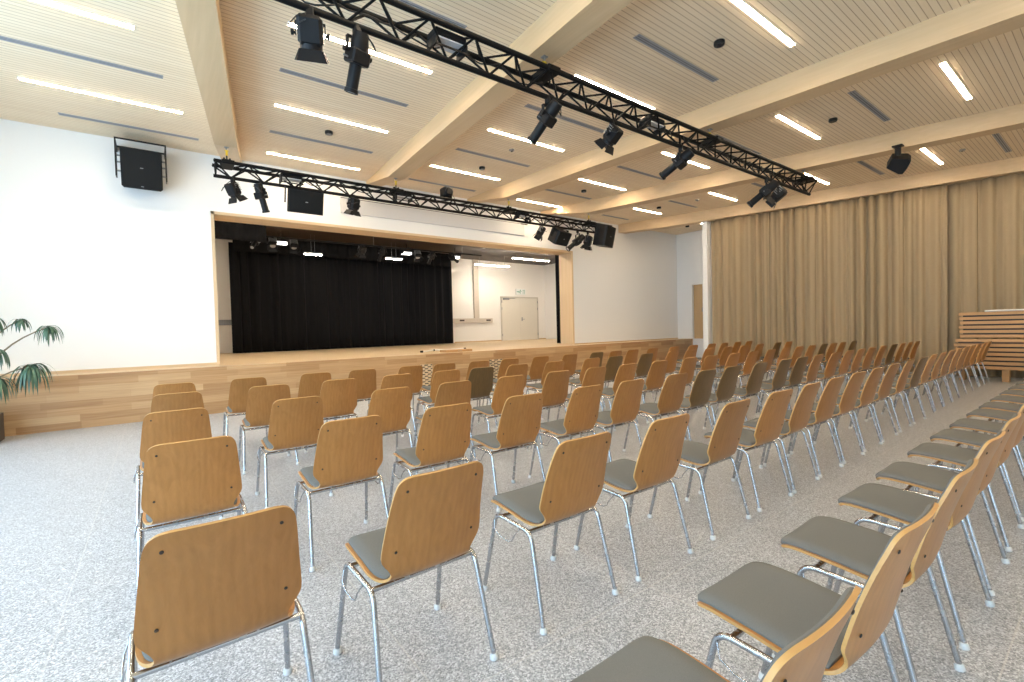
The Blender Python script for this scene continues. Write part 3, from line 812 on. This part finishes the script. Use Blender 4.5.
# ------------------------------------------------------------------ things on and above the stage
def tube_light(x, y, z, L, label):
    t = thing('pendant_strip_light', label, 'strip light', (x,y,z), group='strip lights over the stage')
    b = MB(); b.box((0,-.05,.03),(L,.05,.075)); b.build('housing', M_FRAME, t)
    b = MB(); b.box((.01,-.032,.008),(L-.01,.032,.03)); b.build('diffuser', M_TUBE, t)
    for xx in (.2,L-.2):
        b = MB(); b.tube([(xx,0,.075),(xx,0,ZSC-z)], .005, 6); b.build('suspension_wire', M_STEEL, t)
tube_light(9.85,15.2,3.80,1.6,'lit strip light along the rear stage wall above the cable duct')
tube_light(11.05,14.4,4.02,1.88,'lit strip light over the stage above the double door')
tube_light(5.98,14.5,3.66,.55,'short lit strip above the middle of the black stage curtain')
tube_light(3.50,14.5,3.62,.50,'short lit strip above the plant-side part of the black stage curtain')
tube_light(12.8,12.5,4.0,1.5,'lit strip light nearest the far jamb of the stage opening')
tube_light(-1.2,12.2,4.0,1.8,'added unseen strip light over the plant-side wing of the stage')  # both wing lamps are added out of view to brighten the white stage panel
tube_light(-1.2,14.4,4.0,1.8,'added unseen strip light deep in the plant-side wing of the stage')
for k, xx in enumerate((1.4,4.4,7.4)):
    tube_light(xx,11.3,4.0,1.8,'added unseen strip light above the front stage edge, %s from the plant side' % ('first','middle','last')[k])  # added behind the top of the opening to brighten the stage floor
def batten(y, z, x0, x1, label):
    t = thing('lighting_batten', label, 'lighting pipe', ((x0+x1)/2,y,z), group='lighting pipes over the stage')
    h = (x1-x0)/2
    b = MB(); b.tube([(-h,0,0),(h,0,0)], .024, 8); b.build('pipe', M_BLACK, t)
    for xx in (-h*.8,0,h*.8):
        b = MB(); b.tube([(xx,0,0),(xx,0,ZSC-z)], .006, 6); b.build('suspension_wire', M_STEEL, t)
batten(13.5, 3.86, 1.4, 9.0, 'black lighting pipe across the stage in front of the black curtain')
LBL = ['first','second','third','fourth','fifth','sixth','seventh','eighth']
for k, (x, tp, pan, tl) in enumerate(((2.10,'p',150,40),(2.50,'f',170,55),(3.0,'f',185,60),(4.85,'f',10,60),(5.45,'p',20,60),(6.6,'f',180,60),(7.10,'p',0,45),(7.85,'p',-70,20))):
    lb = 'stage lantern on the pipe before the black curtain, %s from the plant side' % LBL[k]
    (profile_spot if tp == 'p' else fresnel)((x,13.5,3.84), R_(pan), R_(tl), lb, .8, .06)
for x, lb in ((2.9,'small lit lamp glowing above the plant-side half of the black curtain'),(6.7,'small lit lamp glowing above the middle of the black curtain'),(8.55,'small lit lamp glowing beside the cable duct on stage')):
    t = thing('pendant_lamp', lb, 'lamp', (x,14.5,3.86), group='small lit lamps over the stage')
    b = MB(); b.bbox((-.2,-.1,.02),(.2,.1,.2),.02); b.tube([(0,0,.2),(0,0,ZSC-3.86)], .012, 6); b.build('housing', M_BLACK, t)
    b = MB(); b.box((-.15,-.08,.0),(.15,.08,.02)); b.box((-.14,-.104,.03),(.14,-.1,.07)); b.build('lamp_face', M_LAMPON, t)
# double door
t = thing('door_2', 'cream double door in the rear wall of the stage', 'door', (13.0,16.5,ZS)); t['kind'] = 'structure'
b = MB(); b.box((-1.06,-.03,0),(-1.0,.02,1.93)); b.box((1.0,-.03,0),(1.06,.02,1.93)); b.box((-1.06,-.03,1.87),(1.06,.02,1.93)); b.build('door_frame', M_DOORTRIM, t)
for sx in (-1,1):
    b = MB(); b.box((min(0,sx*.998)+.003,-.02,.005),(max(0,sx*.998)-.003,.02,1.868)); lf = b.build('door_leaf', M_DOOR, t)
    for zz in (.2,1.35,1.65):
        b = MB(); b.tube([(sx*1.01,-.035,zz),(sx*1.01,-.035,zz+.1)], .014, 8); b.build('hinge', M_STEEL, lf)
b = MB(); b.tube([(.10,-.02,.93),(.10,-.07,.93),(.22,-.07,.93)], .011, 8); b.box((.07,-.027,.85),(.13,-.02,1.02)); b.build('door_handle', M_STEEL, t)
b = MB(); b.bbox((-.94,-.08,1.78),(-.62,-.02,1.86),.01); b.tube([(-.7,-.06,1.84),(-.3,-.06,1.85)], .012, 6); b.build('door_closer', M_STEEL, t)
# exit sign
t = thing('exit_sign', 'small white exit sign with green running figure above the stage door', 'sign', (13.05,16.48,2.95))
b = MB(); b.bbox((-.27,-.02,-.13),(.27,.02,.13),.006); b.build('sign_plate', M_SIGN, t)
b = MB()
b.box((.12,-.024,-.09),(.135,-.02,.09)); b.box((.20,-.024,-.09),(.215,-.02,.09)); b.box((.12,-.024,.075),(.215,-.02,.09))      # doorway
b.lathe([(0,.022),(.004,.022)], (-.02,-.02,.075), (0,-1,0), 10)                                                                # head
for p, q in (((-.03,.045),(-.06,-.01)),((-.06,-.01),(-.02,-.04)),((-.02,-.04),(-.05,-.09)),((-.06,-.01),(-.12,-.05)),((-.03,.04),(.04,.01)),((-.03,.04),(-.10,.02))):
    d = Vector((q[0]-p[0],0,q[1]-p[1])).normalized(); nn = Vector((-d.z,0,d.x))*.011
    A, B = Vector((p[0],-.022,p[1])), Vector((q[0],-.022,q[1]))
    b.add([A+nn,B+nn,B-nn,A-nn,A+nn+Vector((0,.002,0)),B+nn+Vector((0,.002,0)),B-nn+Vector((0,.002,0)),A-nn+Vector((0,.002,0))], [(0,1,2,3),(7,6,5,4),(0,4,5,1),(2,6,7,3)])
b.box((-.23,-.024,-.012),(-.15,-.02,.012)); b.add([(-.16,-.023,.045),(-.16,-.023,-.045),(-.11,-.023,0)], [(0,1,2)])
b.build('pictogram', M_GREEN, t)
# cable ducts
t = thing('cable_duct', 'beige cable duct running up the rear stage wall above a sockets rail', 'cable duct', (10.66,16.5,1.7))
b = MB(); b.bbox((-.12,-.09,.02),(.12,0,ZSC-1.7),.008); b.build('vertical_duct', M_DUCT, t)
b = MB(); b.bbox((-1.4,-.10,-.10),(.78,0,.08),.008); b.build('socket_rail', M_DUCT, t)
for xx in (-.85,.45):
    b = MB(); b.box((xx,-.106,-.03),(xx+.22,-.10,.03)); b.build('socket', M_SCREW, t)
b = MB(); b.bbox((.4,16.42,1.64),(1.98,16.5,1.80),.008)
tag(b.build('socket_rail', M_STEEL), 'grey socket rail on the stage wall beside the black curtain edge', 'cable duct')
# projection screen case on the wall above the opening
t = thing('mounted_screen_case', 'long pale grey projection screen case on the wall above stage opening', 'screen case', (5.70,YW,3.85))
b = MB(); b.bbox((-2.52,-.035,0),(2.42,0,.33),.006); b.build('case', M_SCREEN, t)
b = MB(); b.box((-2.52,-.040,.31),(2.50,-.035,.322)); b.build('slot', M_CASELINE, t)
b = MB(); b.box((2.30,-.05,.30),(2.52,-.035,.33)); b.build('end_cap', M_CASELINE, t)
# perforated grilles in the stage front
for x0, w, lb in ((4.60,.30,'perforated wooden vent in the stage front, nearer the plant'),(6.46,.38,'perforated wooden vent in the stage front, nearer the pillar')):
    t = thing('stage_vent', lb, 'vent', (x0,YS,.09), group='vents in the stage front')
    b = MB(); b.box((0,-.006,0),(w,0,.49)); b.build('backing', M_SCREW, t)
    b = MB(); nrow = 12
    for k in range(nrow+1): b.box((0,-.018,.49*k/nrow-(0 if k == 0 else .009)),(w,-.006,.49*k/nrow+(.009 if k < nrow else 0)))
    for k in range(nrow):
        z0, z1 = .49*k/nrow+.009, .49*(k+1)/nrow-.009
        off = .0 if k % 2 == 0 else w/4
        for q in range(-1,4):
            xa = max(0, off+q*w/2-.028); xb = min(w, off+q*w/2+.028)
            if xb > xa: b.box((xa,-.018,z0),(xb,-.006,z1))
    b.build('front_board', M_TRIMX, t)
# small things left on the stage edge
t = thing('stage_hatch', 'low wooden hatch cover lying on the stage edge before the black curtain', 'hatch', (5.75,9.82,ZS))
b = MB(); b.bbox((-.36,-.16,0),(.36,.16,.055),.006); b.build('lid', M_SLAT, t)
b = MB(); b.tube([(-.05,-.165,.02),(-.05,-.185,.025),(.05,-.185,.025),(.05,-.165,.02)], .006, 6); b.build('handle', M_STEEL, t)
b = MB()
pts = [(5.05,10.25,ZS+.02),(5.3,10.5,ZS+.012),(5.6,10.7,ZS+.03),(5.9,10.6,ZS+.012),(6.2,10.75,ZS+.012),(6.5,10.65,ZS+.02)]
b.tube(pts, .024, 6); o = b.build('stage_cable', M_WHITE); tag(o, 'pale cable with black plugs lying on the stage floor', 'cable')
for p in (pts[0], pts[2], pts[-1]):
    b = MB(); b.bbox((p[0]-.035,p[1]-.03,ZS+.002),(p[0]+.035,p[1]+.03,ZS+.05),.012); b.build('plug', M_BLACK, o)

# ------------------------------------------------------------------ potted dracaena
t = thing('potted_dracaena', 'tall dragon tree with drooping leaf tufts in a dark square planter', 'plant', (-1.93,9.02,0))
b = MB(); q = .235
b.box((-q,-q,0),(q,q,.03))
for lo, hi in (((-q,-q,.03),(q,-q+.03,.36)),((-q,q-.03,.03),(q,q,.36)),((-q,-q+.03,.03),(-q+.03,q-.03,.36)),((q-.03,-q+.03,.03),(q,q-.03,.36))): b.box(lo, hi)
b.build('planter', M_POT, t)
b = MB(); b.box((-q+.03,-q+.03,.03),(q-.03,q-.03,.31)); b.build('soil', M_SOIL, t)
rnd = random.Random(21)
TUFTS = [((.76,-.12,1.50),.27,36,.2),((.50,-.15,1.60),.20,20,.5),((.26,-.2,1.62),.26,24,.5),((.58,-.16,.98),.42,50,.0),((.28,-.22,.84),.34,30,.1),((.26,-.1,1.22),.30,24,.3),
         ((-.1,-.1,2.1),.4,30,.5),((-.35,0,1.6),.4,30,.4)]
for i, (p, L, n, up) in enumerate(TUFTS):
    P = Vector(p)
    root = Vector((-.05+.03*i,.02*(i%3),.28))
    mid = root.lerp(P, .5)+Vector((-.28,.05,.35 if p[2] > 1.2 else .25))
    b = MB(); b.tube([root*(1-s)**2+mid*2*s*(1-s)+P*s*s for s in [k/10 for k in range(11)]], [.016-.009*k/10 for k in range(11)], 7); b.build('stem', M_STEM, t)
    b = MB()
    for k in range(n):
        az = 2*PI*k/n*2.39+rnd.uniform(-.3,.3); el = rnd.uniform(-.9,.9)*.8+up*.3; l = L*rnd.uniform(.75,1.15)
        d = Vector((math.cos(az)*math.cos(el),math.sin(az)*math.cos(el),math.sin(el))); side = Vector((-math.sin(az),math.cos(az),0))
        pts = []; cur = P.copy(); dd = d.copy(); st = l/7
        for s in range(8):
            pts.append(cur.copy()); cur = cur+dd*st; dd = (dd+Vector((0,0,-.62))).normalized()
        wd = [.005,.011,.0135,.013,.0115,.009,.006,.0008]
        rows = [[c-side*w_, c+Vector((0,0,-.003)), c+side*w_] for c, w_ in zip(pts, wd)]
        b.grid(rows)
    b.build('leaf_tuft', M_LEAF, t)

# ------------------------------------------------------------------ stacked slatted timber units by the curtain
def slat_unit(label, x0, y0, y1, z0, n, h, gap, depth, feet):
    dz = .25 if feet else 0
    t = thing('slatted_crate', label, 'slatted crate', (x0,(y0+y1)/2,z0-dz), group='stacked slatted timber units')
    L = y0-y1
    for k in range(n):
        z = dz+k*(h+gap)
        b = MB(); off = .012*((k*7)%3-1)
        b.bbox((0,-L/2+off,z),(.024,L/2+off,z+h),.004); b.build('slat', M_SLAT, t)
        b = MB(); b.bbox((.024,L/2-.03,z),(depth,L/2-.006,z+h),.004); b.build('end_slat', M_SLAT, t)
    H = n*(h+gap)-gap
    b = MB(); b.box((.045,-L/2+.04,dz),(depth-.02,L/2-.05,dz+H-.01)); b.build('gap_shade_panel', M_SCREW, t)  # dark panel added so the gaps between slats look shaded
    if feet:
        for yy in (-L/2+.06,-L/2+L*.33,-L/2+L*.66,L/2-.10):
            b = MB(); b.box((.07,yy-.05,0),(depth-.05,yy+.05,dz)); b.build('foot', M_SLAT, t)
slat_unit('lower slatted timber unit on dark feet, beneath another beside the curtain', 13.50, 2.24, .05, .25, 7, .062, .0305, .34, True)
slat_unit('upper slatted timber unit stacked on another beside the curtain', 13.53, 2.17, .02, .25+7*.0925, 6, .062, .0305, .30, False)
b = MB(); b.bbox((13.56,.95,1.424),(13.80,1.80,1.462),.015); tag(b.build('white_board', M_WHITE), 'white rounded board lying on top of the stacked slatted units', 'board')

# ------------------------------------------------------------------ light
w = bpy.data.worlds.new('daylight'); SC.world = w; w.use_nodes = True
bg = w.node_tree.nodes['Background']; bg.inputs[0].default_value = (.51,.76,1.0,1); bg.inputs[1].default_value = 10
for i, (y0, y1) in enumerate(WIN):
    l = bpy.data.lights.new('window_portal', 'AREA'); l.shape = 'RECTANGLE'; l.size = 3.75; l.size_y = y1-y0
    l.cycles.is_portal = True
    o = bpy.data.objects.new('window_portal', l); COL.objects.link(o); o.location = (XL-.21,(y0+y1)/2,2.02); o.rotation_euler = (0,-PI/2,0)

# ------------------------------------------------------------------ camera
yaw, pit, rol = map(math.radians, (37.18,-1.549,-1.435))
f = Vector((math.sin(yaw)*math.cos(pit), math.cos(yaw)*math.cos(pit), math.sin(pit)))
r = Vector((math.cos(yaw),-math.sin(yaw),0)); u = r.cross(f)
r2 = r*math.cos(rol)+u*math.sin(rol); u2 = u*math.cos(rol)-r*math.sin(rol)
cam = bpy.data.cameras.new('camera'); cam.lens = 36*468.3/1024; cam.sensor_width = 36; cam.sensor_fit = 'HORIZONTAL'; cam.clip_start = .05
co = bpy.data.objects.new('camera', cam); COL.objects.link(co)
M = Matrix((r2,u2,-f)).transposed().to_4x4(); M.translation = (0,0,1.33); co.matrix_world = M
SC.camera = co
SC.view_settings.view_transform = 'Standard'; SC.view_settings.look = 'None'
SC.view_settings.exposure = -0.28; SC.view_settings.gamma = 1; SC.view_settings.use_curve_mapping = False
SC.cycles.max_bounces = 8; SC.cycles.diffuse_bounces = 5
